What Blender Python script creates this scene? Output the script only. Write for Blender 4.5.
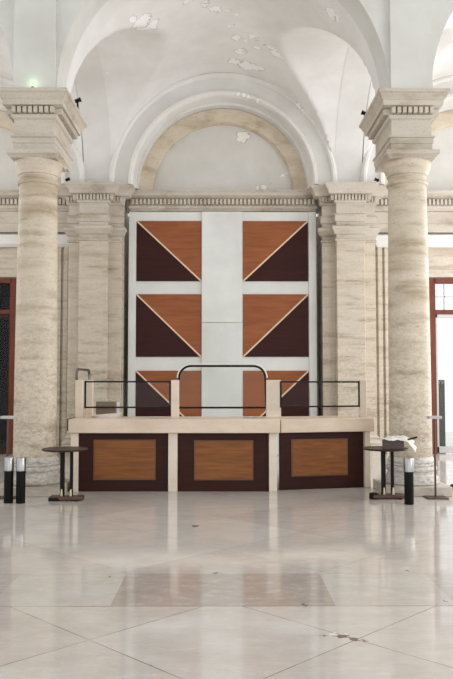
import bpy, math, random
from mathutils import Matrix, Vector
R = math.radians; PI = math.pi
S = bpy.context.scene; C = S.collection
for o in list(bpy.data.objects): bpy.data.objects.remove(o)

# ------------------------------------------------------------------ camera, world, lights, exposure
cd = bpy.data.cameras.new('camera'); cam = bpy.data.objects.new('camera', cd); C.objects.link(cam)
cam.location = (0, 0, 1.65); cam.rotation_euler = (R(93.1), 0, -math.atan(3.5/750))
cd.sensor_fit = 'VERTICAL'; cd.sensor_height = 36; cd.lens = 36*750/679; cd.clip_start = 0.05; cd.clip_end = 200
S.camera = cam
W = bpy.data.worlds.new('daylight'); S.world = W; W.use_nodes = True
bg = W.node_tree.nodes['Background']; bg.inputs[0].default_value = (0.97, 0.985, 1.0, 1); bg.inputs[1].default_value = 1.15
def area(name, loc, rot, sx, sy, power, col):
    l = bpy.data.lights.new(name, 'AREA'); l.shape = 'RECTANGLE'; l.size = sx; l.size_y = sy; l.energy = power; l.color = col
    o = bpy.data.objects.new(name, l); C.objects.link(o); o.location = loc; o.rotation_euler = rot
    return o
area('aisle_added_light', (8.1, 13.9, 3.4), (0, R(90), 0), 5.2, 4.6, 360, (0.98, 0.985, 1))  # added area light standing for an unseen opening at the right aisle end
area('left_aisle_added_fill', (-8.2, 13.9, 5.0), (0, R(-90), 0), 3.2, 4.6, 100, (1, 0.99, 0.98))  # added fill at the left aisle end, evens out the vault; no window seen
area('nave_added_light', (9.0, 4.5, 4.0), (0, R(90), 0), 5.0, 6.0, 330, (1, 0.99, 0.98))  # added light right of the nave, placed to match brightness; opening unseen
area('rear_added_fill', (0, -7.5, 2.6), (R(90), 0, 0), 12.0, 4.5, 150, (0.97, 0.985, 1))  # added frontal light behind the camera, lifts the vault; no opening seen
S.view_settings.view_transform = 'Standard'; S.view_settings.look = 'None'
S.view_settings.gamma = 1; S.view_settings.use_curve_mapping = False
S.view_settings.exposure = -0.03

# ------------------------------------------------------------------ materials
def srgb(r, g, b):
    f = lambda c: (c/255/12.92) if c/255 <= .04045 else ((c/255+.055)/1.055)**2.4
    return (f(r), f(g), f(b), 1)
class NT:
    def __init__(s, name, rough=.6, spec=.5, metal=0):
        s.m = bpy.data.materials.new(name); s.m.use_nodes = True; s.t = s.m.node_tree
        s.b = s.t.nodes['Principled BSDF']; s.b.inputs['Roughness'].default_value = rough
        s.b.inputs['Specular IOR Level'].default_value = spec; s.b.inputs['Metallic'].default_value = metal
        s.p = s.n('ShaderNodeNewGeometry').outputs['Position']
    def n(s, t, **k):
        x = s.t.nodes.new(t)
        for a, v in k.items(): setattr(x, a, v)
        return x
    def L(s, a, b):
        if hasattr(a, 'is_output'): s.t.links.new(a, b)
        else: b.default_value = a
    def math(s, op, a, b=0.0, c=None):
        x = s.n('ShaderNodeMath', operation=op); s.L(a, x.inputs[0]); s.L(b, x.inputs[1])
        if c is not None: s.L(c, x.inputs[2])
        return x.outputs[0]
    def vmath(s, op, a, b):
        x = s.n('ShaderNodeVectorMath', operation=op); s.L(a, x.inputs[0]); s.L(b, x.inputs[1])
        return x.outputs['Value'] if op in ('DISTANCE', 'LENGTH') else x.outputs[0]
    def scale(s, v, sc):
        return s.vmath('MULTIPLY', v, sc)
    def noise(s, v, scale=1., detail=4., rough=.55, color=False):
        x = s.n('ShaderNodeTexNoise'); s.L(v, x.inputs['Vector']); x.inputs['Scale'].default_value = scale
        x.inputs['Detail'].default_value = detail; x.inputs['Roughness'].default_value = rough
        return x.outputs['Color' if color else 0]
    def ramp(s, f, stops):
        x = s.n('ShaderNodeValToRGB'); e = x.color_ramp.elements
        while len(e) < len(stops): e.new(.5)
        for i, (q, c) in enumerate(stops): e[i].position = q; e[i].color = c if len(c) == 4 else (*c, 1)
        s.L(f, x.inputs[0]); return x.outputs[0]
    def val(s, f, a, b, lo=0., hi=1.):
        x = s.n('ShaderNodeMapRange'); s.L(f, x.inputs[0])
        for i, v in enumerate((a, b, lo, hi)): x.inputs[i+1].default_value = v
        return x.outputs[0]
    def mix(s, f, a, b, mode='MIX'):
        x = s.n('ShaderNodeMix', data_type='RGBA', blend_type=mode); s.L(f, x.inputs[0]); s.L(a, x.inputs[6]); s.L(b, x.inputs[7])
        return x.outputs[2]
    def spots(s, pts, amp=.42, scale=5.):
        d = s.vmath('SUBTRACT', s.noise(s.p, scale, 5., .6, True), (.5, .5, .5))
        q = s.vmath('ADD', s.p, s.scale(d, (amp, amp, amp))); acc = None
        for (x, y, z, r) in pts:
            v = s.math('DIVIDE', s.vmath('DISTANCE', q, (x, y, z)), r)
            acc = v if acc is None else s.math('MINIMUM', acc, v)
        return acc
    def bump(s, h, st=.3, dist=.02):
        x = s.n('ShaderNodeBump'); x.inputs['Strength'].default_value = st; x.inputs['Distance'].default_value = dist
        s.L(h, x.inputs['Height']); s.L(x.outputs[0], s.b.inputs['Normal'])
    def col(s, c): s.L(c, s.b.inputs['Base Color']); return s

def plain(name, c, rough=.5, metal=0, var=.08, sc=6.):
    k = NT(name, rough, .5 if max(c[:3]) > .05 else .2, metal); f = k.noise(k.p, sc, 4.)
    lo = tuple(v*(1-var) for v in c[:3]); hi = tuple(min(1, v*(1+var)) for v in c[:3])
    k.col(k.ramp(f, [(.3, (*lo, 1)), (.7, (*hi, 1))])); return k.m

def travertine(name, base, joint=0., dark=.5, rough=.6, zs=7., worn=0., jw=.022, gr=1.):
    k = NT(name, rough, .35); c = base[:3]
    a = k.noise(k.scale(k.p, (1.1, 1.1, zs)), 1.3, 8., .62)
    b = k.noise(k.scale(k.p, (.25, .25, 2.6)), 1., 3., .5)
    col = k.ramp(a, [(.30, (c[0]*(1-.34*gr), c[1]*(1-.39*gr), c[2]*(1-.46*gr), 1)), (.46, base), (.62, (min(1, c[0]*1.1), min(1, c[1]*1.11), min(1, c[2]*1.14), 1))])
    band = k.val(b, .56, .68, 0, dark)
    col = k.mix(band, col, k.mix(1., col, (.66, .58, .48, 1), 'MULTIPLY'))
    st = k.noise(k.scale(k.p, (2.2, 2.2, 13.)), 1.9, 8., .78); pit = k.noise(k.scale(k.p, (1., 1., 2.2)), 22., 4., .7)
    col = k.mix(k.val(st, .60, .68, 0, .7*gr), col, (c[0]*.50, c[1]*.42, c[2]*.34, 1))
    col = k.mix(k.val(pit, .57, .68, 0, .55*gr), col, (c[0]*.56, c[1]*.50, c[2]*.43, 1))
    if worn:
        sz = k.n('ShaderNodeSeparateXYZ'); k.L(k.p, sz.inputs[0])
        mo = k.noise(k.scale(k.p, (1., 1., 1.9)), 13., 8., .78)
        low = k.math('ADD', k.val(sz.outputs[2], 3.2, 1.0, 0, .55), .12)
        col = k.mix(k.math('MULTIPLY', k.val(mo, .50, .62), k.math('MULTIPLY', low, worn)), col, (c[0]*.50, c[1]*.43, c[2]*.36, 1))
        col = k.mix(k.math('MULTIPLY', k.val(mo, .48, .38), k.math('MULTIPLY', low, .8)), col, (min(1, c[0]*1.35), min(1, c[1]*1.38), min(1, c[2]*1.42), 1))
    if joint:
        z = k.math('ADD', k.math('DIVIDE', k.n('ShaderNodeSeparateXYZ').outputs[2], joint), .37)
        sep = [x for x in k.t.nodes if x.type == 'SEPXYZ'][0]; k.L(k.p, sep.inputs[0])
        col = k.mix(k.math('MULTIPLY', k.math('LESS_THAN', k.math('FRACT', z), jw), .55), col, (c[0]*.45, c[1]*.38, c[2]*.3, 1))
    k.col(col); k.bump(k.math('ADD', a, k.math('MULTIPLY', st, .6)), .35, .012); return k.m

def plaster(name, base, pts=(), rough=.8, grime=.5):
    k = NT(name, rough, .3); c = base[:3]
    f = k.noise(k.p, .9, 6., .6); g = k.noise(k.p, 9., 4., .6)
    col = k.ramp(f, [(.3, (c[0]*.86, c[1]*.85, c[2]*.83, 1)), (.6, base)])
    col = k.mix(k.val(g, .62, .8, 0, grime*.5), col, (c[0]*.72, c[1]*.69, c[2]*.64, 1))
    h = g
    if pts:
        s = k.spots(pts)
        col = k.mix(k.math('MULTIPLY', k.math('LESS_THAN', s, 1.0), .8), col, (c[0]*.62, c[1]*.57, c[2]*.50, 1))  # dark rim paints the thin shadow at the edge of each flaked patch
        col = k.mix(k.math('LESS_THAN', s, .88), col, (min(.92, c[0]*1.25), min(.92, c[1]*1.25), min(.92, c[2]*1.23), 1))
        h = k.math('ADD', g, k.math('MULTIPLY', k.math('GREATER_THAN', s, .93), 2.))
    k.col(col); k.bump(h, .25, .01); return k.m

def wood(name, c, rough=.45, sc=(1.2, 8., 14.), contrast=.28):
    k = NT(name, rough+.12, .2); c3 = c[:3]
    a = k.noise(k.scale(k.p, sc), 1.6, 7., .6); b = k.noise(k.scale(k.p, (.6, 2., 1.5)), 1., 2.)
    lo = tuple(v*(1-contrast) for v in c3); hi = tuple(min(1, v*(1+contrast)) for v in c3)
    col = k.ramp(a, [(.3, (*lo, 1)), (.5, c), (.72, (*hi, 1))])
    col = k.mix(k.val(b, .4, .7, 0, .35), col, k.mix(1., col, (.7, .62, .55, 1), 'MULTIPLY'))
    k.col(col); k.bump(a, .08, .004); return k.m

def glass(name, tint=(.97, .98, .97, 1), refl=1.):
    m = bpy.data.materials.new(name); m.use_nodes = True; t = m.node_tree; t.nodes.clear()
    o = t.nodes.new('ShaderNodeOutputMaterial'); mx = t.nodes.new('ShaderNodeMixShader'); tr = t.nodes.new('ShaderNodeBsdfTransparent')
    g = t.nodes.new('ShaderNodeBsdfGlossy'); f = t.nodes.new('ShaderNodeFresnel'); f.inputs[0].default_value = 1.5
    tr.inputs[0].default_value = tint; g.inputs['Roughness'].default_value = .02
    ml = t.nodes.new('ShaderNodeMath'); ml.operation = 'MULTIPLY'; ml.inputs[1].default_value = refl
    t.links.new(f.outputs[0], ml.inputs[0]); t.links.new(ml.outputs[0], mx.inputs[0])
    t.links.new(tr.outputs[0], mx.inputs[1]); t.links.new(g.outputs[0], mx.inputs[2]); t.links.new(mx.outputs[0], o.inputs[0]); return m

def marble_floor():
    k = NT('polished_marble_floor', .13, .5)
    sp = k.n('ShaderNodeSeparateXYZ'); k.L(k.p, sp.inputs[0]); x, y = sp.outputs[0], sp.outputs[1]
    yy = k.math('SUBTRACT', y, 4.87); q = 1/(math.sqrt(2)*.85*math.sqrt(2))
    u = k.math('ADD', k.math('MULTIPLY', k.math('ADD', x, yy), q), .5); v = k.math('ADD', k.math('MULTIPLY', k.math('SUBTRACT', x, yy), q), .5)
    def line(t, w):
        f = k.math('FRACT', t); return k.math('LESS_THAN', k.math('MINIMUM', f, k.math('SUBTRACT', 1., f)), w)
    cv = k.n('ShaderNodeCombineXYZ'); k.L(k.math('FLOOR', u), cv.inputs[0]); k.L(k.math('FLOOR', v), cv.inputs[1])
    wn = k.n('ShaderNodeTexWhiteNoise'); wn.noise_dimensions = '3D'; k.L(cv.outputs[0], wn.inputs['Vector'])
    base = srgb(203, 194, 183)
    tone = k.ramp(wn.outputs[0], [(0., srgb(202, 194, 188)), (.25, srgb(207, 200, 194)), (.6, srgb(211, 205, 200)), (1., srgb(215, 210, 205))])
    grout = k.math('MAXIMUM', line(u, .0028), line(v, .0028))
    inb = k.math('MULTIPLY', k.math('GREATER_THAN', y, 5.58), k.math('LESS_THAN', y, 6.5))
    ux = k.math('ABSOLUTE', x)
    dk = k.math('MAXIMUM', k.math('LESS_THAN', ux, .825), k.math('MULTIPLY', k.math('GREATER_THAN', ux, 1.72), .45))
    btone = k.mix(dk, srgb(204, 199, 194), srgb(184, 173, 165))
    col = k.mix(inb, tone, btone)
    bl = k.math('MAXIMUM', k.math('LESS_THAN', k.math('ABSOLUTE', k.math('SUBTRACT', y, 5.58)), .005), k.math('MULTIPLY', k.math('LESS_THAN', k.math('ABSOLUTE', k.math('SUBTRACT', y, 6.5)), .004), .4))
    grout = k.math('MAXIMUM', k.math('MULTIPLY', k.math('MULTIPLY', grout, k.val(y, 6.4, 6.6, 1., .4)), k.math('SUBTRACT', 1., inb)), bl)
    c1 = k.noise(k.scale(k.p, (1., 1.8, 1.)), 1.9, 8., .66); c2 = k.noise(k.scale(k.p, (1., 2., 1.)), 6., 8., .78)
    col = k.mix(k.val(c1, .40, .66, 0, .75), col, k.mix(1., col, (.86, .82, .78, 1), 'MULTIPLY'))
    col = k.mix(k.val(c2, .50, .66, 0, .45), col, srgb(226, 221, 214))
    gn = k.noise(k.p, 3., 3.)
    col = k.mix(k.math('MULTIPLY', grout, k.val(gn, .3, .65, .35, 1.)), col, srgb(112, 90, 72))
    s = k.spots([(.77, 4.93, 0, .04), (.84, 4.88, 0, .035), (.9, 4.84, 0, .02), (.66, 4.95, 0, .02), (-.317, 8.6, 0, .045), (-.06, 6.52, 0, .03), (-.95, 6.4, 0, .016), (1.6, 6.6, 0, .025), (1.65, 5.7, 0, .02), (-.42, 4.45, 0, .02), (.6, 5.6, 0, .018)], .15, 26.)
    col = k.mix(k.math('LESS_THAN', s, 1.), col, srgb(120, 100, 84))
    s2 = k.spots([(.72, 4.97, 0, .03), (.80, 4.97, 0, .02)], .14, 26.)
    col = k.mix(k.math('LESS_THAN', s2, 1.), col, srgb(235, 232, 226))
    c3 = k.noise(k.scale(k.p, (1.2, 2.4, 1.)), 17., 6., .75)
    col = k.mix(k.val(c3, .54, .70, 0, .5), col, k.mix(1., col, (.80, .76, .72, 1), 'MULTIPLY'))
    k.col(col); k.L(k.val(c1, .3, .7, .05, .12), k.b.inputs['Roughness'])
    wv = k.noise(k.p, 1.4, 2.); k.bump(k.math('ADD', wv, k.math('MULTIPLY', grout, -.3)),   .06, .006); return k.m

VP = [(-1.428, 12.9, 7.91, 0.22), (-1.35, 13.3, 8.06, 0.2), (-1.461, 13.4, 8.06, 0.14), (-1.539, 12.65, 7.83, 0.1), (-0.326, 13.18, 8.35, 0.12), (-0.13, 13.37, 8.37, 0.14), (0.09, 13.44, 8.37, 0.1), (0.239, 13.54, 8.36, 0.08), (0.132, 13.99, 8.37, 0.1), (0.276, 14.51, 8.35, 0.12), (0.436, 14.59, 8.33, 0.09),
      (0.605, 14.34, 8.29, 0.12), (0.348, 15.08, 8.35, 0.14), (0.662, 14.75, 8.28, 0.1), (0.931, 14.54, 8.19, 0.12), (1.063, 14.73, 8.13, 0.15), (1.183, 14.73, 8.07, 0.1), (0.275, 15.59, 8.35, 0.16), (0.491, 15.72, 8.32, 0.24), (0.704, 15.69, 8.27, 0.17), (1.751, 11.97, 7.63, 0.12), (1.859, 11.93, 7.52, 0.09), (-0.584, 12.91, 8.3, 0.12), (-2.417, 15.05, 7.95, 0.03), (0.938, 13.22, 8.18, 0.04)]
AP = [(.33, 16.24, 7.94, .06), (.5, 16.24, 7.9, .07), (.62, 16.24, 7.86, .06), (.75, 16.25, 7.8, .08), (.86, 16.28, 7.7, .06), (1.655, 16.22, 7.69, .07), (1.74, 16.22, 7.6, .05), (1.26, 16.3, 7.53, .04)]
LP = [(.46, 17, 7.25, .16), (.38, 17, 7.2, .1), (.95, 17, 6.07, .1), (.80, 17, 6.05, .07), (1.42, 17, 6.33, .07), (-.64, 17, 6.03, .06)]
M = {
    'vault': plaster('peeling_vault_plaster', srgb(236, 235, 233), VP),
    'arch': plaster('arch_plaster', srgb(229, 228, 225), AP),
    'mould': plaster('white_moulding_plaster', srgb(236, 234, 229), AP, grime=.2),
    'lunette': plaster('lunette_plaster', srgb(220, 218, 213), LP, grime=.9),
    'spandrel': plaster('arcade_plaster', srgb(220, 220, 215)),
    'column': travertine('column_travertine', srgb(203, 191, 171), 1.02, .85, .5, 5., .8, .010),
    'colbase': travertine('column_base_marble', srgb(206, 201, 193), 0, .3, .5, 4., 1.),
    'stone': travertine('pilaster_travertine', srgb(198, 187, 170), .56, .5, .6, 7., .6),
    'cap': travertine('capital_travertine', srgb(197, 188, 174), 0, .3, .6, 3.),
    'tan': travertine('tan_arch_stone', srgb(212, 199, 178), 0, .4, .7, 2.),
    'wall': plaster('aisle_wall_plaster', srgb(216, 208, 196)),
    'darkwall': plain('unlit_room_shade', srgb(34, 32, 32), .8),  # darkness of the unlit room put into its wall colour
    'floor': marble_floor(),
    'doorwood': wood('red_brown_door_wood', srgb(112, 62, 48), .4, (8, 8, 1.5)),
    'glass': glass('clear_glass', refl=.3), 'screen': glass('screen_glass', (.97, .98, .97, 1), .16),
    'board': plaster('white_painted_board', srgb(226, 228, 224), (), .5, .5),
    'boardpale': plaster('pale_painted_board', srgb(220, 223, 220), (), .5, .9),
    'orange': wood('orange_veneer', srgb(150, 90, 56), .33, (1.0, 8., 9.), .2),
    'maroon': wood('maroon_veneer', srgb(54, 21, 16), .33, (1.0, 8., 9.), .22),
    'strip': plain('pale_wood_strip', srgb(226, 196, 164), .45),
    'mahogany': wood('counter_mahogany', srgb(53, 22, 15), .35, (1., 8., 10.), .25),
    'inset': wood('counter_inset_veneer', srgb(134, 86, 48), .35, (1.2, 8., 16.), .3),
    'insetedge': plain('inset_bead_wood', srgb(104, 66, 40), .4),
    'counter': travertine('counter_pale_marble', srgb(220, 201, 180), 0, .1, .35, 3., gr=.3),
    'post': travertine('counter_post_marble', srgb(224, 210, 193), 0, .1, .4, 2., gr=.25),
    'black': plain('black_metal', srgb(20, 19, 19), .4), 'matt': plain('black_plastic', srgb(12, 12, 13), .5),
    'chrome': plain('brushed_steel', srgb(172, 172, 170), .3, 1., .05, 20.),
    'rim': plain('pale_screen_rim', srgb(232, 230, 222), .3),
    'pipe': plain('grey_steel_tube', srgb(120, 118, 112), .3, .8),
    'darkwood': wood('dark_table_wood', srgb(60, 44, 38), .3), 'iron': plain('dark_iron', srgb(24, 19, 18), .55, .0),
    'brass': plain('tarnished_brass', srgb(196, 188, 150), .4, .4), 'brown': plain('brown_metal', srgb(92, 70, 60), .4, .5),
    'grey': plain('light_grey_metal', srgb(190, 188, 184), .4), 'paper': plain('white_paper', srgb(232, 228, 224), .7),
    'card': plain('brown_cardboard', srgb(128, 108, 92), .8), 'boxdark': plain('dark_tray_board', srgb(84, 72, 68), .6),
    'greenpaint': plain('grey_green_paint', srgb(92, 98, 92), .6),
    'lampgreen': None,
}
_k = NT('green_lamp_lens', .4); _k.col((.5, .9, .6, 1)); _k.b.inputs['Emission Color'].default_value = (.45, 1, .6, 1); _k.b.inputs['Emission Strength'].default_value = .4; M['lampgreen'] = _k.m

# ------------------------------------------------------------------ mesh helpers
class MB:
    def __init__(s, mat=None): s.v = []; s.f = []; s.sm = []; s.T = mat
    def add(s, vs, fs, smooth=False):
        n = len(s.v)
        s.v += [tuple(s.T @ Vector(p)) if s.T else tuple(p) for p in vs]
        s.f += [tuple(i+n for i in f) for f in fs]; s.sm += [smooth]*len(fs); return s
    def box(s, x0, x1, y0, y1, z0, z1):
        return s.add([(x0,y0,z0),(x1,y0,z0),(x1,y1,z0),(x0,y1,z0),(x0,y0,z1),(x1,y0,z1),(x1,y1,z1),(x0,y1,z1)],
                     [(3,2,1,0),(4,5,6,7),(0,1,5,4),(1,2,6,5),(2,3,7,6),(3,0,4,7)])
    def rect(s, x0, x1, y0, y1, prof, back=True):
        """square moulding: prof = [(offset, z)...]; back=False keeps the rear edge flush with a wall"""
        vs = []; fs = []
        for o, z in prof:
            b = y1+o if back else y1
            vs += [(x0-o,y0-o,z),(x1+o,y0-o,z),(x1+o,b,z),(x0-o,b,z)]
        for i in range(len(prof)-1):
            for j in range(4): a = i*4; fs.append((a+j, a+(j+1)%4, a+4+(j+1)%4, a+4+j))
        fs.append((3,2,1,0)); t = 4*(len(prof)-1); fs.append((t,t+1,t+2,t+3)); return s.add(vs, fs)
    def lathe(s, cx, cy, prof, n=48, z0=0., cap=True):
        vs = []; fs = []
        for r, z in prof:
            for j in range(n): a = 2*PI*j/n; vs.append((cx+r*math.cos(a), cy+r*math.sin(a), z+z0))
        for i in range(len(prof)-1):
            for j in range(n): fs.append((i*n+j, i*n+(j+1)%n, (i+1)*n+(j+1)%n, (i+1)*n+j))
        s.add(vs, fs, True)
        if cap:
            for k, rev in ((0, True), (len(prof)-1, False)):
                ring = vs[k*n:(k+1)*n]; s.add(ring, [tuple(range(n))[::-1] if rev else tuple(range(n))])
        return s
    def tube(s, pts, r, n=10, closed=False):
        P = [Vector(p) for p in pts]; N = len(P); vs = []; fs = []; ref = None
        for i in range(N):
            a = P[(i-1) % N] if (closed or i) else P[i]; b = P[(i+1) % N] if (closed or i < N-1) else P[i]
            t = (b-a).normalized()
            if ref is None: ref = t.orthogonal().normalized()
            ref = (ref - t*ref.dot(t)).normalized(); w = t.cross(ref)
            for j in range(n): q = 2*PI*j/n; vs.append(tuple(P[i] + r*(math.cos(q)*ref + math.sin(q)*w)))
        for i in range(N if closed else N-1):
            for j in range(n): fs.append((i*n+j, i*n+(j+1)%n, ((i+1)%N)*n+(j+1)%n, ((i+1)%N)*n+j))
        s.add(vs, fs, True)
        if not closed:
            s.add(vs[:n], [tuple(range(n))[::-1]]); s.add(vs[-n:], [tuple(range(n))])
        return s
    def arc(s, cx, cz, prof, n=72):
        """closed profile [(r, y)...] swept round a semicircle that stands in the x-z plane"""
        m = len(prof); vs = []; fs = []
        for i in range(n+1):
            a = PI*i/n
            for r, y in prof: vs.append((cx-r*math.cos(a), y, cz+r*math.sin(a)))
        for i in range(n):
            for j in range(m): fs.append((i*m+j, i*m+(j+1)%m, (i+1)*m+(j+1)%m, (i+1)*m+j))
        fs.append(tuple(range(m))); fs.append(tuple(range(n*m, n*m+m))[::-1]); return s.add(vs, fs)
    def archwall(s, c, r, half, z0, ztop, d0, d1, axis='x', n=64, rz=None):
        """wall with a round arch cut out; axis = direction the arch spans; d0..d1 = thickness range"""
        rz = rz or r; us = [-half] + [-r*math.cos(PI*i/n) for i in range(n+1)] + [half]
        zs = [z0] + [z0 + rz*math.sin(PI*i/n) for i in range(n+1)] + [z0]; vs = []; fs = []
        for u, z in zip(us, zs):
            for d in (d0, d1):
                for q in (z, ztop): vs.append((c+u, d, q) if axis == 'x' else (d, c+u, q))
        for i in range(len(us)-1):
            a = i*4; b = a+4
            fs += [(a,b,b+1,a+1), (a+2,a+3,b+3,b+2), (a,a+2,b+2,b), (a+1,b+1,b+3,a+3)]
        fs += [(0,1,3,2), (len(vs)-4,len(vs)-2,len(vs)-1,len(vs)-3)]; return s.add(vs, fs)
    def build(s, name, mat, parent=None, bev=0, kind=None, label=None):
        off = Vector(parent.matrix_basis.translation) if parent else Vector()
        if parent and parent.parent: off += Vector(parent.parent.matrix_basis.translation)
        me = bpy.data.meshes.new(name); me.from_pydata([tuple(Vector(p)-off) for p in s.v], [], s.f)
        me.polygons.foreach_set('use_smooth', s.sm); me.materials.append(mat)
        import bmesh
        bm = bmesh.new(); bm.from_mesh(me); bmesh.ops.recalc_face_normals(bm, faces=bm.faces); bm.to_mesh(me); bm.free(); me.update()
        me.set_sharp_from_angle(angle=R(32))
        o = bpy.data.objects.new(name, me); C.objects.link(o)
        if parent: o.parent = parent
        if bev:
            b = o.modifiers.new('bevel', 'BEVEL'); b.width = bev; b.segments = 2; b.limit_method = 'ANGLE'; b.angle_limit = R(40)
        if kind: o['kind'] = kind
        if label: o['label'] = label
        return o
def thing(name, loc, label, cat, group=None):
    o = bpy.data.objects.new(name, None); C.objects.link(o); o.location = loc; o.empty_display_size = .1
    o['label'] = label; o['category'] = cat
    if group: o['group'] = group
    return o
def tag(o, label, cat, group=None):
    o['label'] = label; o['category'] = cat
    if group: o['group'] = group
    return o
def copy_tree(o, parent=None, loc=None):
    c = o.copy(); C.objects.link(c)
    if parent: c.parent = parent
    if loc: c.location = loc
    for ch in list(o.children): copy_tree(ch, c)
    return c
def st(mb, name, mat, bev=0): return mb.build(name, mat, None, bev, 'structure')

# ------------------------------------------------------------------ setting
SP = 5.90                     # springing height of every arch
BAY = 5.54
st(MB().box(-9, 16, -8, 24, -.2, 0), 'floor', M['floor'])
for i, cx in enumerate((0, -BAY, BAY)):
    # groin vault over one aisle bay
    n, m = 72, 80; vs = []; fs = []
    for j in range(m+1):
        y = 11.40 + (16.42-11.40)*j/m
        for q in range(n+1):
            x = -2.46*math.cos(PI*q/n)
            A = 2.53*math.sqrt(max(0, 1-(x/2.46)**2)); B = 2.265*math.sqrt(max(0, 1-((y-14.06)/2.265)**2))
            vs.append((cx+x, y, SP+max(A, B)))
    for j in range(m):
        for q in range(n): a = j*(n+1)+q; fs.append((a, a+1, a+n+2, a+n+1))
    o = st(MB().add(vs, fs, True), 'ceiling', M['vault'])
# arcade wall between nave and aisle, pier strips above the columns
mb = MB()
for cx in (0, -BAY, BAY): mb.archwall(cx, 2.455, BAY/2, SP, 10.5, 10.86, 11.42)
st(mb, 'wall_front', M['spandrel'])
for i, cx in enumerate((-2.77, 2.77)): st(MB().box(cx-.305, cx+.305, 10.77, 10.9, SP, 10.5), 'trim_%d' % (1+i), M['spandrel'])
st(MB().box(-9, 9, -8, 10.86, 10.5, 10.7), 'ceiling', M['spandrel'])
# transverse arches between aisle bays
for i, (cx, nm) in enumerate(((-2.76, 'wall_inner_left'), (2.76, 'wall_inner_right'), (-2.78-BAY, 'wall_left'), (2.78+BAY, 'wall_right'))):
    st(MB().archwall(14.06, 2.26, 2.64, SP, 9.2, cx-.3, cx+.3, 'y'), nm, M['arch'])
st(MB().box(-8.6, -8.3, 10.8, 17.2, 0, SP), 'wall_left', M['wall'])
# back wall: piers behind the pilasters, niche backs, spandrels
mb = MB()
for cx in (0, -BAY, BAY): mb.archwall(cx, 2.07, BAY/2, SP, 9.2, 16.36, 17.2)
st(mb, 'wall_back', M['arch'])
mb = MB()
for cx in (-2.785, 2.785, -8.2, 8.2): mb.box(cx-.56, cx+.56, 16.58, 17.5, 0, SP)
st(mb, 'wall_back', M['stone'])
st(MB().box(-2.2, 2.2, 17.0, 17.2, 5.5, 8.3), 'wall_back', M['lunette'])
st(MB().box(-2.3, 2.3, 17.5, 17.6, 0, 5.5), 'wall_back', M['lunette'])
for cx in (-BAY, BAY):
    sx = 1 if cx > 0 else -1
    d0, d1 = sorted((sx*4.64, sx*6.44))
    mb = MB(); mb.box(cx-2.2, d0, 16.95, 17.2, 0, 4.9); mb.box(d1, cx+2.2, 16.95, 17.2, 0, 4.9); mb.box(d0, d1, 16.95, 17.2, 3.96, 4.9)
    st(mb, 'wall_back', M['stone'])
    st(MB().box(cx-2.2, cx+2.2, 17.0, 17.2, 4.9, 8.3), 'wall_back', M['lunette'])
# archivolts, stone band and entablature of each niche
tn = 3
for cx in (0, -BAY, BAY):
    nm = 'trim_%d' % tn
    CZ = SP+.045
    st(MB().arc(cx, CZ, [(2.52,16.26),(2.47,16.19),(2.42,16.19),(2.39,16.24),(2.39,16.36),(2.52,16.36)]), nm, M['mould'])
    st(MB().arc(cx, CZ, [(2.39,16.29),(2.07,16.31),(2.07,16.38),(2.39,16.38)]), nm, M['arch'])
    st(MB().arc(cx, CZ, [(2.10,16.27),(2.08,16.23),(2.02,16.23),(1.99,16.28),(1.99,16.40),(2.10,16.40)]), nm, M['mould'])
    st(MB().arc(cx, CZ, [(2.06,16.38),(1.99,16.38),(1.96,16.62),(1.91,16.62),(1.91,17.02),(2.06,17.02)]), nm, M['arch'])
    st(MB().arc(cx, CZ-.02, [(1.92,16.84),(1.61,16.84),(1.59,16.88),(1.59,17.02),(1.92,17.02)]), nm, M['tan'])
    tn += 1
    nm = 'trim_%d' % tn
    mb = MB().rect(cx-2.1, cx+2.1, 16.82, 17.02, [(0,5.48),(.0,5.51),(.03,5.53),(.03,5.59),(.0,5.60),(.0,5.74),(.06,5.75),(.12,5.80),(.14,5.81),(.14,5.87),(.17,5.90),(.17,5.915)], False)
    mb.rect(cx-2.1, cx+2.1, 16.86, 17.02, [(0,5.0),(0,5.2),(.02,5.21),(.02,5.47),(0,5.48)], False)
    k = 46
    for j in range(k):
        x = cx-2.08+4.16*(j+.5)/k; mb.box(x-.028, x+.028, 16.745, 16.83, 5.615, 5.735)
    st(mb, nm, M['cap']); tn += 1
# doorways of the two side bays
def doorway(nm, cx, sx):
    d0, d1 = sorted((sx*4.64, sx*6.44)); mid = (d0+d1)/2
    fr = MB(); fr.box(d0, d0+.17, 16.88, 17.02, 0, 3.96); fr.box(d1-.17, d1, 16.88, 17.02, 0, 3.96)
    fr.box(d0+.13, d1-.13, 16.88, 17.02, 3.84, 3.96); fr.box(d0+.13, d1-.13, 16.89, 17.01, 3.14, 3.24)
    d = st(fr, nm, M['doorwood'], .01)
    lf = MB()
    for a, b in ((d0+.13, mid), (mid, d1-.13)):
        lf.box(a, a+.09, 16.92, 16.98, .02, 3.14); lf.box(b-.07, b, 16.92, 16.98, .02, 3.14); lf.box(a, b, 16.92, 16.98, 3.06, 3.14); lf.box(a, b, 16.92, 16.98, .02, .16)
    q = lf.build('door_leaf', M['darkwood'] if sx < 0 else M['grey'], d, .006)
    MB().box(d0+.2, d1-.2, 16.945, 16.955, .1, 3.10).build('door_glass', M['glass'], d)
    g = MB()
    for j in range(1, 6): x = d0+.13+(d1-d0-.26)*j/6; g.box(x-.012, x+.012, 16.93, 16.97, 3.24, 3.84)
    g.box(d0+.13, d1-.13, 16.93, 16.97, 3.53, 3.555)
    g.build('glazing_bars', M['iron'] if sx < 0 else M['grey'], d)
    MB().box(d0+.13, d1-.13, 16.945, 16.955, 3.24, 3.84).build('transom_glass', M['glass'], d)
doorway('door_1', -BAY, -1); doorway('door_2', BAY, 1)
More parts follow.
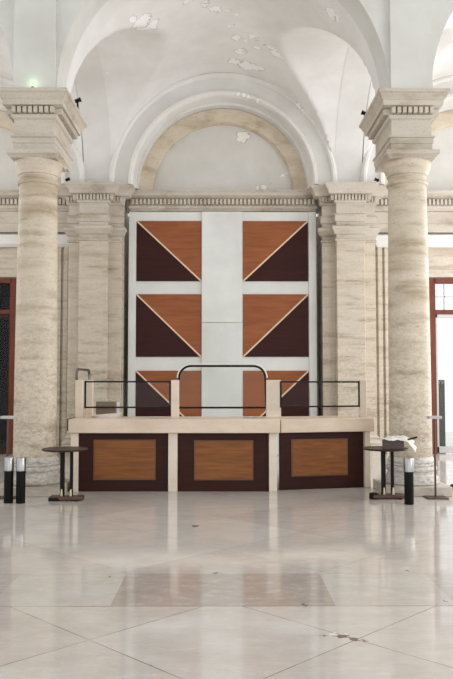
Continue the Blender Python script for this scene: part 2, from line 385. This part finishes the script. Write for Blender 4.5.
for sx, nm in ((-1, 'trim_20'), (1, 'trim_21')):       # stone door surrounds and their hoods
    d0, d1 = sorted((sx*4.64, sx*6.44)); mb = MB()
    for a, b, f in ((3.50, 3.60, 16.84), (3.66, 3.72, 16.88), (4.25, 4.62, 16.90)):
        for q in (a, 2*BAY-b): lo, hi = sorted((sx*q, sx*(q+b-a))); mb.box(lo, hi, f, 16.96, 0, 4.68 if f < 16.9 else 3.98)
    mb.box(d0-.3, d1+.3, 16.9, 16.96, 3.98, 4.16)
    hd = MB(); lo, hi = sorted((sx*3.5, sx*(2*BAY-3.5))); hd.rect(lo, hi, 16.84, 16.96, [(0,4.66),(.05,4.72),(.05,4.92),(0,4.95)], False); st(hd, nm, M['arch'])
    st(mb, nm, M['stone'], .01)
# dark room behind the left door, bright court behind the right one
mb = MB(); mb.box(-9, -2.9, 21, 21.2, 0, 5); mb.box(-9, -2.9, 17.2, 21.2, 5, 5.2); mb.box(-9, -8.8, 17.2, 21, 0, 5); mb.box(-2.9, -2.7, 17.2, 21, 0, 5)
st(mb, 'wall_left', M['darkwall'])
st(MB().box(-2.2, 2.2, 17.42, 17.5, 0, .18), 'baseboard_back', M['stone'])

# ------------------------------------------------------------------ pilasters
def pilaster(sx, label):
    c = -2.83 if sx < 0 else 2.785; t = thing('stone_pilaster', (c, 16.45, 0), label, 'pilaster')
    m0, m1 = c-.307, c+.307; s = .585
    EN = [(0,5.03),(.0,5.10),(.03,5.12),(.03,5.24),(.06,5.26),(.0,5.30),(0,5.51),(.04,5.53),(.05,5.56),(.07,5.68),(.18,5.70),(.20,5.78),(.22,5.80),(.28,5.87),(.28,5.915)]
    CP = [(.0,4.68),(.03,4.70),(.03,4.73),(.0,4.75),(0,4.82),(.04,4.84),(.09,4.93),(.10,4.94),(.10,5.0),(.02,5.03)]
    BS = [(.10,0),(.10,.22),(.07,.24),(.09,.28),(.06,.33),(.03,.36),(.05,.40),(.0,.45)]
    MB().rect(m0, m1, 16.22, 16.575, [(0,.40),(0,4.70)], False).build('main_shaft', M['stone'], t, .008)
    MB().rect(m0, m1, 16.22, 16.575, CP, False).build('capital', M['cap'], t)
    MB().rect(m0, m1, 16.22, 16.575, BS, False).build('base', M['cap'], t)
    MB().rect(m0, m1, 16.22, 16.575, EN, False).build('entablature', M['cap'], t)
    mb = MB()
    for j in range(10): x = m0-.06+(m1-m0+.12)*(j+.5)/10; mb.box(x-.023, x+.023, 16.09, 16.2, 5.57, 5.68)
    for xx in (m0-.13, m1+.06): 
        for j in range(3): y = 16.12+.1*j; mb.box(xx, xx+.07, y, y+.05, 5.57, 5.68)
    mb.build('dentil_row', M['cap'], t)
    for q in (-1, 1):
        a, b = sorted((c+q*.307, c+q*s))
        sh = MB().rect(a, b, 16.46, 16.575, [(0,.40),(0,4.70)], False).build('side_shaft', M['stone'], t, .006)
        mb = MB().rect(a, b, 16.46, 16.575, CP, False); mb.build('side_capital', M['cap'], t)
        MB().rect(a, b, 16.46, 16.575, BS, False).build('side_base', M['cap'], t)
        MB().rect(a, b, 16.46, 16.575, EN, False).build('side_entablature', M['cap'], t)
        mb = MB()
        for j in range(5): x = a-.02+(b-a+.04)*(j+.5)/5; mb.box(x-.02, x+.02, 16.33, 16.44, 5.57, 5.68)
        mb.build('side_dentil_row', M['cap'], t)
pilaster(-1, 'shadowed travertine wall pilaster with moulded capital at the left of the wood panelled niche')
pilaster(1, 'bright travertine wall pilaster with moulded capital at the right of the wood panelled niche')

# ------------------------------------------------------------------ columns
def column(sx, label):
    cx, cy = sx*2.785, 11.19; t = thing('stone_column', (cx, cy, 0), label, 'column')
    MB().rect(cx-.475, cx+.475, cy-.475, cy+.475, [(0,0),(0,.135)]).build('plinth', M['cap'], t, .01)
    MB().lathe(cx, cy, [(.375,.135),(.40,.15),(.41,.19),(.40,.235),(.37,.255),(.35,.262),(.342,.29),(.342,.32),(.365,.332),(.376,.36),(.365,.388),(.338,.398),(.355,.42),(.335,.44),(.345,.455),(.345,.48),(.33,.50),(.312,.53)]).build('base', M['colbase'], t)
    prof = []
    for i in range(25): u = i/24; prof.append((.312-.030*u**1.7, .53+(4.56-.53)*u))
    MB().lathe(cx, cy, prof).build('shaft', M['column'], t)
    MB().lathe(cx, cy, [(.282,4.56),(.298,4.565),(.312,4.59),(.298,4.62),(.285,4.625),(.285,4.70),(.303,4.71),(.303,4.73),(.312,4.75),(.34,4.81),(.355,4.87),(.35,4.915)]).build('neck_and_echinus', M['column'], t)
    MB().rect(cx-.335, cx+.335, cy-.335, cy+.335, [(0,4.91),(0.01,4.925),(.03,4.95),(.055,4.965),(.055,5.025),(.0,5.035)]).build('abacus', M['cap'], t)
    MB().rect(cx-.295, cx+.295, cy-.295, cy+.86, [(0,5.03),(.01,5.05),(.01,5.13),(.022,5.14),(.022,5.215),(.045,5.225),(.045,5.245),(0,5.255),(0,5.49),(.03,5.51),(.05,5.555),(.02,5.565),(.02,5.66),(.14,5.67),(.15,5.74),(.165,5.75),(.20,5.825),(.225,5.84),(.225,5.885),(.205,5.895)]).build('entablature_block', M['cap'], t)
    mb = MB(); h = .295+.055
    for j in range(8):
        u = -h+.03+(2*h-.06)*(j+.5)/8; w = .028
        mb.box(cx+u-w, cx+u+w, cy-h-.06, cy-h+.05, 5.57, 5.655); mb.box(cx+u-w, cx+u+w, cy+.86+.01, cy+.86+.115, 5.57, 5.655)
        
    for j in range(14):
        v = cy-h+.03+(h+.905-.06)*(j+.5)/14
        mb.box(cx-h-.06, cx-h+.05, v-w, v+w, 5.57, 5.655); mb.box(cx+h-.05, cx+h+.06, v-w, v+w, 5.57, 5.655)
    mb.build('dentil_row', M['cap'], t)
column(-1, 'left round travertine column on square plinth carrying a dentilled block')
column(1, 'right round travertine column on square plinth carrying a dentilled block')

# ------------------------------------------------------------------ wood and white panel board in the niche
t = thing('wall_panel', (0, 16.8, 0), 'tall white board with six diagonally split wood squares filling the niche', 'panel')
YB = 16.78
MB().box(-2.12, 2.10, YB, 16.9, 0, 5.445).build('backing_board', M['board'], t, .006)
MB().box(-2.12, -1.955, YB-.04, YB, 0, 5.445).build('side_rail', M['board'], t, .006)
MB().box(1.93, 2.10, YB-.04, YB, 0, 5.445).build('side_rail', M['board'], t, .006)
cs = MB().box(-.475, .435, YB-.05, YB, 2.94, 5.445).build('centre_board', M['board'], t, .004)
MB().box(-.475, .435, YB-.05, YB, 0, 2.93).build('centre_board', M['boardpale'], t, .004)
for (x0, x1, sx) in ((-1.945, -.49, -1), (.45, 1.915, 1)):
    for (z0, z1) in ((3.87, 5.235), (2.17, 3.575), (.48, 1.86)):
        y = YB-.025
        # diagonal runs from the outer top corner to the inner bottom corner
        o, i = (x0, x1) if sx < 0 else (x1, x0)
        def tri(a, b, c):
            vs = [(a[0],y,a[1]),(b[0],y,b[1]),(c[0],y,c[1]),(a[0],YB,a[1]),(b[0],YB,b[1]),(c[0],YB,c[1])]
            return MB().add(vs, [(0,1,2),(5,4,3),(0,3,4,1),(1,4,5,2),(2,5,3,0)])
        sq = tri((o,z0),(i,z0),(o,z1)).build('dark_triangle', M['maroon'], t, label='dark maroon triangle')
        tri((i,z0),(i,z1),(o,z1)).build('light_triangle', M['orange'], t, label='orange brown triangle')
        d = Vector((i-o, z0-z1)).normalized(); p = Vector((-d.y, d.x))*.017
        a, b = Vector((o, z1)), Vector((i, z0)); vs = []
        for yy in (y-.012, y): vs += [(a.x+p.x,yy,a.y+p.y),(a.x-p.x,yy,a.y-p.y),(b.x-p.x,yy,b.y-p.y),(b.x+p.x,yy,b.y+p.y)]
        MB().add(vs, [(0,1,2,3),(7,6,5,4),(0,4,5,1),(1,5,6,2),(2,6,7,3),(3,7,4,0)]).build('diagonal_strip', M['strip'], t, label='pale diagonal strip')

# ------------------------------------------------------------------ reception counter
t = thing('reception_counter', (0, 11.5, 0), 'long marble reception counter with three dark wood panels between the columns', 'counter')
TR = Matrix.Translation((.86, 11.27, 0)) @ Matrix.Rotation(R(13), 4, 'Z')     # the right section turns slightly back
mb = MB().box(-2.285, .84, 11.12, 12.0, .868, 1.073); mb.box(-2.285, -1.85, 12.0, 12.9, .868, 1.073)
wt = mb.build('worktop', M['counter'], t, .012)
MB(TR).box(0, 1.51, -.02, .75, .862, 1.070).build('worktop', M['counter'], t, .012)
MB().box(-2.30, -2.286, 11.125, 11.9, .90, 1.078).build('end_strip', M['iron'], t)
for x0, x1 in ((-2.26, -2.145), (-.812, -.675), (.682, .803)): MB().box(x0, x1, 11.19, 11.6, 0, .868).build('leg', M['post'], t, .008)
MB(TR).box(1.37, 1.46, .03, .4, 0, .862).build('leg', M['post'], t, .008)
for T, x0, x1, i0, i1, z0, z1, y in ((None,-2.145,-.812,-1.905,-1.022,.19,.745,11.24), (None,-.675,.682,-.41,.43,.185,.735,11.24), (TR,.02,1.37,.215,1.085,.215,.735,.09)):
    p = MB(T).box(x0, x1, y, y+.06, .0, .868).build('front_panel', M['mahogany'], t, .004)
    MB(T).box(i0-.022, i1+.022, y-.012, y, z0-.022, z1+.022).build('inset_bead', M['insetedge'], p, .005)
    MB(T).box(i0, i1, y-.018, y-.012, z0, z1).build('inset', M['inset'], p, .003)
MB().box(-2.145, .70, 11.6, 11.66, 0, .86).build('back_panel', M['mahogany'], t)
for a, b, y0, y1, T in ((-2.30,-2.175,11.70,11.82,None), (-2.30,-2.19,12.62,12.74,None), (-.81,-.685,11.72,11.84,None), (.675,.905,11.72,11.84,None), (1.40,1.50,.25,.35,TR)):
    MB(T).box(a, b, y0, y1, 1.07, 1.652).build('screen_post', M['post'], t, .008)
def rounded(x0, x1, z0, z1, r, y, q=8):
    pts = [(x0, y, z0), (x1, y, z0)]
    for i in range(q+1): a = PI/2*i/q; pts.append((x1-r+r*math.cos(a), y, z1-r+r*math.sin(a)))
    for i in range(q+1): a = PI/2+PI/2*i/q; pts.append((x0+r+r*math.cos(a), y, z1-r+r*math.sin(a)))
    return pts
def bar_frame(x0, x1, z0, z1, y, T, w=.0125):
    mb = MB(T); mb.box(x0, x1, y-w, y+w, z0-w, z0+w); mb.box(x0, x1, y-w, y+w, z1-w, z1+w)
    mb.box(x0-w, x0+w, y-w, y+w, z0-w, z1+w); mb.box(x1-w, x1+w, y-w, y+w, z0-w, z1+w)
    f = mb.build('screen_frame', M['black'], t)
    MB(T).box(x0, x1, y-.004, y+.004, z0, z1).build('screen_glass', M['screen'], f); return f
bar_frame(-2.155, -.83, 1.225, 1.625, 11.78, None)
bar_frame(.10, 1.395, 1.24, 1.622, .30, TR)
y = 11.78; pts = rounded(-.69, .665, 1.22, 1.87, .19, y)
f = MB().tube(pts, .0165, 8, True).build('screen_frame', M['black'], t)
vs = [(p[0], yy, p[2]) for yy in (y-.004, y+.004) for p in pts]; k = len(pts)
MB().add(vs, [tuple(range(k)), tuple(range(2*k-1, k-1, -1))] + [(i, i+k, (i+1) % k+k, (i+1) % k) for i in range(k)]).build('screen_glass', M['screen'], f)
MB().tube(rounded(-.715, .69, 1.22, 1.90, .215, y+.01)[2:], .012, 6).build('screen_rim', M['rim'], f)
pts = [(-2.285, 11.76, 1.645)]
for i in range(9): a = PI-PI/2*i/8; pts.append((-2.285+.03*0, 11.84+.10*math.cos(a), 1.72+.10*math.sin(a)))
for i in range(9): a = PI/2-PI/2*i/8; pts.append((-2.255, 12.58+.10*math.cos(a), 1.72+.10*math.sin(a)))
pts.append((-2.25, 12.68, 1.645))
MB().tube(pts, .022, 8).build('side_tube', M['pipe'], t, label='bent grey steel tube')

# things on the counter
z = 1.0735
tb = MB().box(-2.0, -1.69, 11.84, 11.98, z, z+.24)
o = tb.build('cardboard_box', M['card'], None, .004); tag(o, 'small brown box on the left end of the counter behind the white tray', 'box')
tag(MB().box(-1.67, -1.625, 11.84, 11.85, z, z+.23).build('paper_card', M['paper'], None), 'narrow white card standing upright beside the small brown box on the counter', 'card')
vs = []; fs = []; nx = 14
for r_, zz in ((.7, 0), (1.0, .05), (.97, .05), (.68, .008)):
    for i in range(nx*2):
        a = PI*i/nx; cxp = abs(math.cos(a))**.6*math.copysign(1, math.cos(a)); cyp = abs(math.sin(a))**.6*math.copysign(1, math.sin(a))
        vs.append((-1.80+.245*r_*cxp, 11.64+.13*r_*cyp, z+zz*(1+.35*cxp)))
k = nx*2
for l in range(3):
    for i in range(k): fs.append((l*k+i, l*k+(i+1)%k, (l+1)*k+(i+1)%k, (l+1)*k+i))
fs.append(tuple(range(k))[::-1]); fs.append(tuple(range(3*k, 4*k)))
tag(MB().add(vs, fs).build('tray', M['paper']), 'shallow white tray with a raised rim on the left end of the counter', 'tray')
def sheet(x0, x1, y0, y1, zz, name, label, T=None):
    vs = []; fs = []; n = 10
    for j in range(2):
        for i in range(n+1): x = x0+(x1-x0)*i/n; vs.append((x, (y0, y1)[j], zz+.004+.014*abs(math.sin(i*.9+j))))
    for i in range(n): fs.append((i, i+1, n+2+i, n+1+i))
    m = len(vs); vs += [(a, b, c-.004) for a, b, c in vs]; fs += [tuple(q+m for q in f[::-1]) for f in fs]
    ring = list(range(n+1))+list(range(2*n+1, n, -1)); fs += [(ring[i], ring[(i+1) % len(ring)], ring[(i+1) % len(ring)]+m, ring[i]+m) for i in range(len(ring))]
    return tag(MB(T).add(vs, fs).build(name, M['paper']), label, 'paper')
sheet(-1.12, -.90, 11.5, 11.66, z, 'paper_sheet', 'loose white paper lying on the counter in front of the left screen')
sheet(.28, .66, 11.5, 11.66, z, 'paper_sheet', 'pale flat papers on the counter below the right half of the centre screen')

# ------------------------------------------------------------------ floor furniture
def pedestal(cx, cy, top, label, foot_left):
    t = thing('pedestal_table', (cx, cy, 0), label, 'table')
    MB().lathe(cx, cy, [(.29,top-.028),(.31,top-.02),(.315,top-.01),(.31,top)], 56).build('tabletop', M['darkwood'], t)
    legs = (-.03, .095)
    for i, dx in enumerate(legs):
        lg = MB().box(cx+dx-(.029 if i == 0 else .02), cx+dx+(.029 if i == 0 else .02), cy-.022, cy+.022, .05, top-.028).build('leg', M['iron'], t, .004)
        MB().lathe(cx+dx, cy-.045, [(.018,.06),(.019,.07),(.015,.11),(.010,.155),(.006,.16)], 12).build('foot_fitting', M['brass'], lg)
    MB().box(cx-.19, cx+.26, cy-.09, cy+.09, .012, .065).build('base_plate', M['brown'], t, .012)
    if foot_left: MB().lathe(cx-.17, cy-.02, [(.06,0),(.065,.02),(.065,.07),(.05,.085)], 20).build('base_foot', M['iron'], t)
    else: MB().box(cx-.20, cx-.06, cy-.10, cy+.10, 0, .05).build('base_foot', M['iron'], t, .01)
    MB().box(cx+.14, cx+.2, cy-.08, cy+.08, 0, .014).build('base_foot', M['iron'], t)
    return t
pedestal(-2.18, 10.42, .71, 'small round dark pedestal table with bare top beside the left column', False)
pedestal(2.27, 10.55, .705, 'small round dark pedestal table holding a tray box beside the right column', True)
t = thing('tray_box', (2.36, 10.44, .705), 'open dark box full of papers on the right pedestal table', 'box')
mb = MB(Matrix.Translation((2.36, 10.46, .705)) @ Matrix.Rotation(R(-8), 4, 'Z'))
mb.box(-.14, .14, -.10, .10, .001, .012); mb.box(-.14, .14, -.10, -.09, .012, .115); mb.box(-.14, .14, .09, .10, .012, .115); mb.box(-.14, -.13, -.09, .09, .012, .115); mb.box(.13, .14, -.09, .09, .012, .115)
mb.build('box_body', M['boxdark'], t)
random.seed(4)
def crumple(cx, cy, z0, rx, ry, h, name, label, droop=0):
    vs = []; fs = []; n, m = 20, 12
    for j in range(m+1):
        for i in range(n+1):
            u, v = i/n*2-1, j/m*2-1
            e = max(abs(u), abs(v)); vs.append((cx+rx*u*(1+.08*math.sin(9*v)), cy+ry*v*(1+.1*math.sin(7*u)), z0+h*(1-e**3)*(.5+.5*math.sin(5*u+3*v)**2)+random.uniform(-.006, .006)+.008-droop*max(0, u-.35)*(.25+.75*max(0, -v)**.6)-droop*.35*max(0, -v-.7)*max(0, u+.2)))
    for j in range(m):
        for i in range(n): a = j*(n+1)+i; fs.append((a, a+1, a+n+2, a+n+1))
    k = len(vs); vs += [(a, b, c-.006) for a, b, c in vs]; top = list(fs); fs += [tuple(q+k for q in f[::-1]) for f in top]
    ring = list(range(n+1))+[(n+1)*j+n for j in range(1, m+1)]+[(n+1)*m+i for i in range(n-1, -1, -1)]+[(n+1)*j for j in range(m-1, 0, -1)]
    fs += [(ring[i], ring[(i+1) % len(ring)], ring[(i+1) % len(ring)]+k, ring[i]+k) for i in range(len(ring))]
    return tag(MB().add(vs, fs).build(name, M['paper']), label, 'paper')
crumple(2.45, 10.44, .825, .20, .13, .05, 'crumpled_paper', 'crumpled white papers heaped on the dark box on the right table', .22)
tag(MB().tube([(2.52, 10.285, .84), (2.58, 10.285, .852), (2.65, 10.29, .872)], .012, 8).build('pen', M['matt']), 'black pen lying across the crumpled papers on the right table', 'pen')

def bollard(cx, cy, label):
    t = thing('floor_ashtray', (cx, cy, 0), label, 'ashtray', None)
    MB().lathe(cx, cy, [(.058,0),(.062,.008),(.062,.43)], 32).build('tube_body', M['matt'], t)
    MB().lathe(cx, cy, [(.060,.43),(.066,.432),(.066,.60),(.060,.612),(.050,.612),(.048,.57)], 32).build('steel_collar', M['chrome'], t, label='brushed steel collar')
bollard(-2.89, 10.22, 'black tube floor ashtray with steel top, left one of the pair by the left column')
bollard(-2.722, 10.2, 'black tube floor ashtray with steel top, right one of the pair by the left column')
bollard(2.48, 10.08, 'single black tube floor ashtray with steel top in front of the right column')

def sign_stand(cx, cy, label):
    t = thing('sign_stand', (cx, cy, 0), label, 'stand')
    MB().box(cx-.15, cx+.15, cy-.15, cy+.15, 0, .018).build('base_plate', M['brown'], t, .006)
    MB().lathe(cx, cy, [(.014,.018),(.014,1.105)], 14).build('pole', M['brown'], t)
    MB().box(cx-.092, cx+.092, cy-.06, cy+.06, 1.105, 1.145).build('top_bar', M['grey'], t, .006)
sign_stand(2.985, 10.62, 'slim brown floor stand with flat grey top in front of the right column')
sign_stand(-3.04, 10.66, 'slim floor stand with flat grey top behind the floor ashtrays at left')
t = thing('barrier_post', (3.67, 11.55, 0), 'round black floor stand cut off by the right picture edge', 'post')
MB().lathe(3.67, 11.55, [(.19,0),(.20,.02),(.19,.045),(.06,.07),(.025,.09)], 40).build('base', M['iron'], t)
MB().lathe(3.67, 11.55, [(.022,.085),(.022,.95),(.03,.96),(.03,1.0),(.02,1.01)], 16).build('pole', M['iron'], t)

# ------------------------------------------------------------------ small black spotlights on the cornices and the green uplight
def spot(x, y, z, sx, label, h=.06):
    t = thing('spotlight', (x, y, z), label, 'spotlight', None)
    MB().box(x-.012, x+.012, y-.015, y+.015, z, z+h).build('bracket', M['black'], t)
    T = Matrix.Translation((x, y, z+h)) @ Matrix.Rotation(R(70 if sx > 0 else -70), 4, 'Y')
    MB(T).lathe(0, 0, [(.02,-.045),(.03,-.04),(.03,.03),(.038,.04),(.038,.055)], 20).build('lamp_body', M['black'], t)
spot(-2.29, 11.6, 5.896, 1, 'small black spotlight on the block above the left column', .15)
spot(2.29, 11.9, 5.896, -1, 'small black spotlight at the inner side of the block above the right column')
spot(3.26, 11.2, 5.896, 1, 'small black spotlight at the outer side of the block above the right column')
spot(3.33, 16.0, 5.916, -1, 'small black spotlight on the cornice of the right wall pilaster')
spot(-3.36, 16.0, 5.916, 1, 'small black spotlight on the cornice of the left wall pilaster')
t = thing('uplight', (-2.77, 10.71, 5.896), 'tiny green uplight on the block above the left column', 'light')
MB().lathe(-2.77, 10.71, [(.022,5.8955),(.024,5.90),(.022,5.908)], 16).build('lamp_housing', M['black'], t)
MB().lathe(-2.77, 10.71, [(.016,5.908),(.014,5.911)], 16).build('lens', M['lampgreen'], t)
l = bpy.data.lights.new('green_glow', 'POINT'); l.energy = .35; l.color = (.62, 1, .62); l.shadow_soft_size = .03
o = bpy.data.objects.new('green_glow', l); C.objects.link(o); o.parent = t; o.location = (0, -.03, .09)
# planter post seen through the right door
tag(MB().box(5.20, 5.38, 18.2, 18.4, 0, 1.66).build('outdoor_post', M['greenpaint'], None, .01), 'grey green post standing outside the right door', 'post')
# repeats of one kind share a group
GROUPS = {'stone_column': 'travertine columns of the arcade', 'stone_pilaster': 'pilasters beside the niche', 'floor_ashtray': 'floor ashtrays', 'spotlight': 'spotlights on the cornices',
          'pedestal_table': 'round pedestal tables', 'sign_stand': 'slim floor stands', 'paper_sheet': 'papers on the counter'}
for o in S.objects:
    k = o.name.split('.')[0]
    if o.parent is None and k in GROUPS: o['group'] = GROUPS[k]
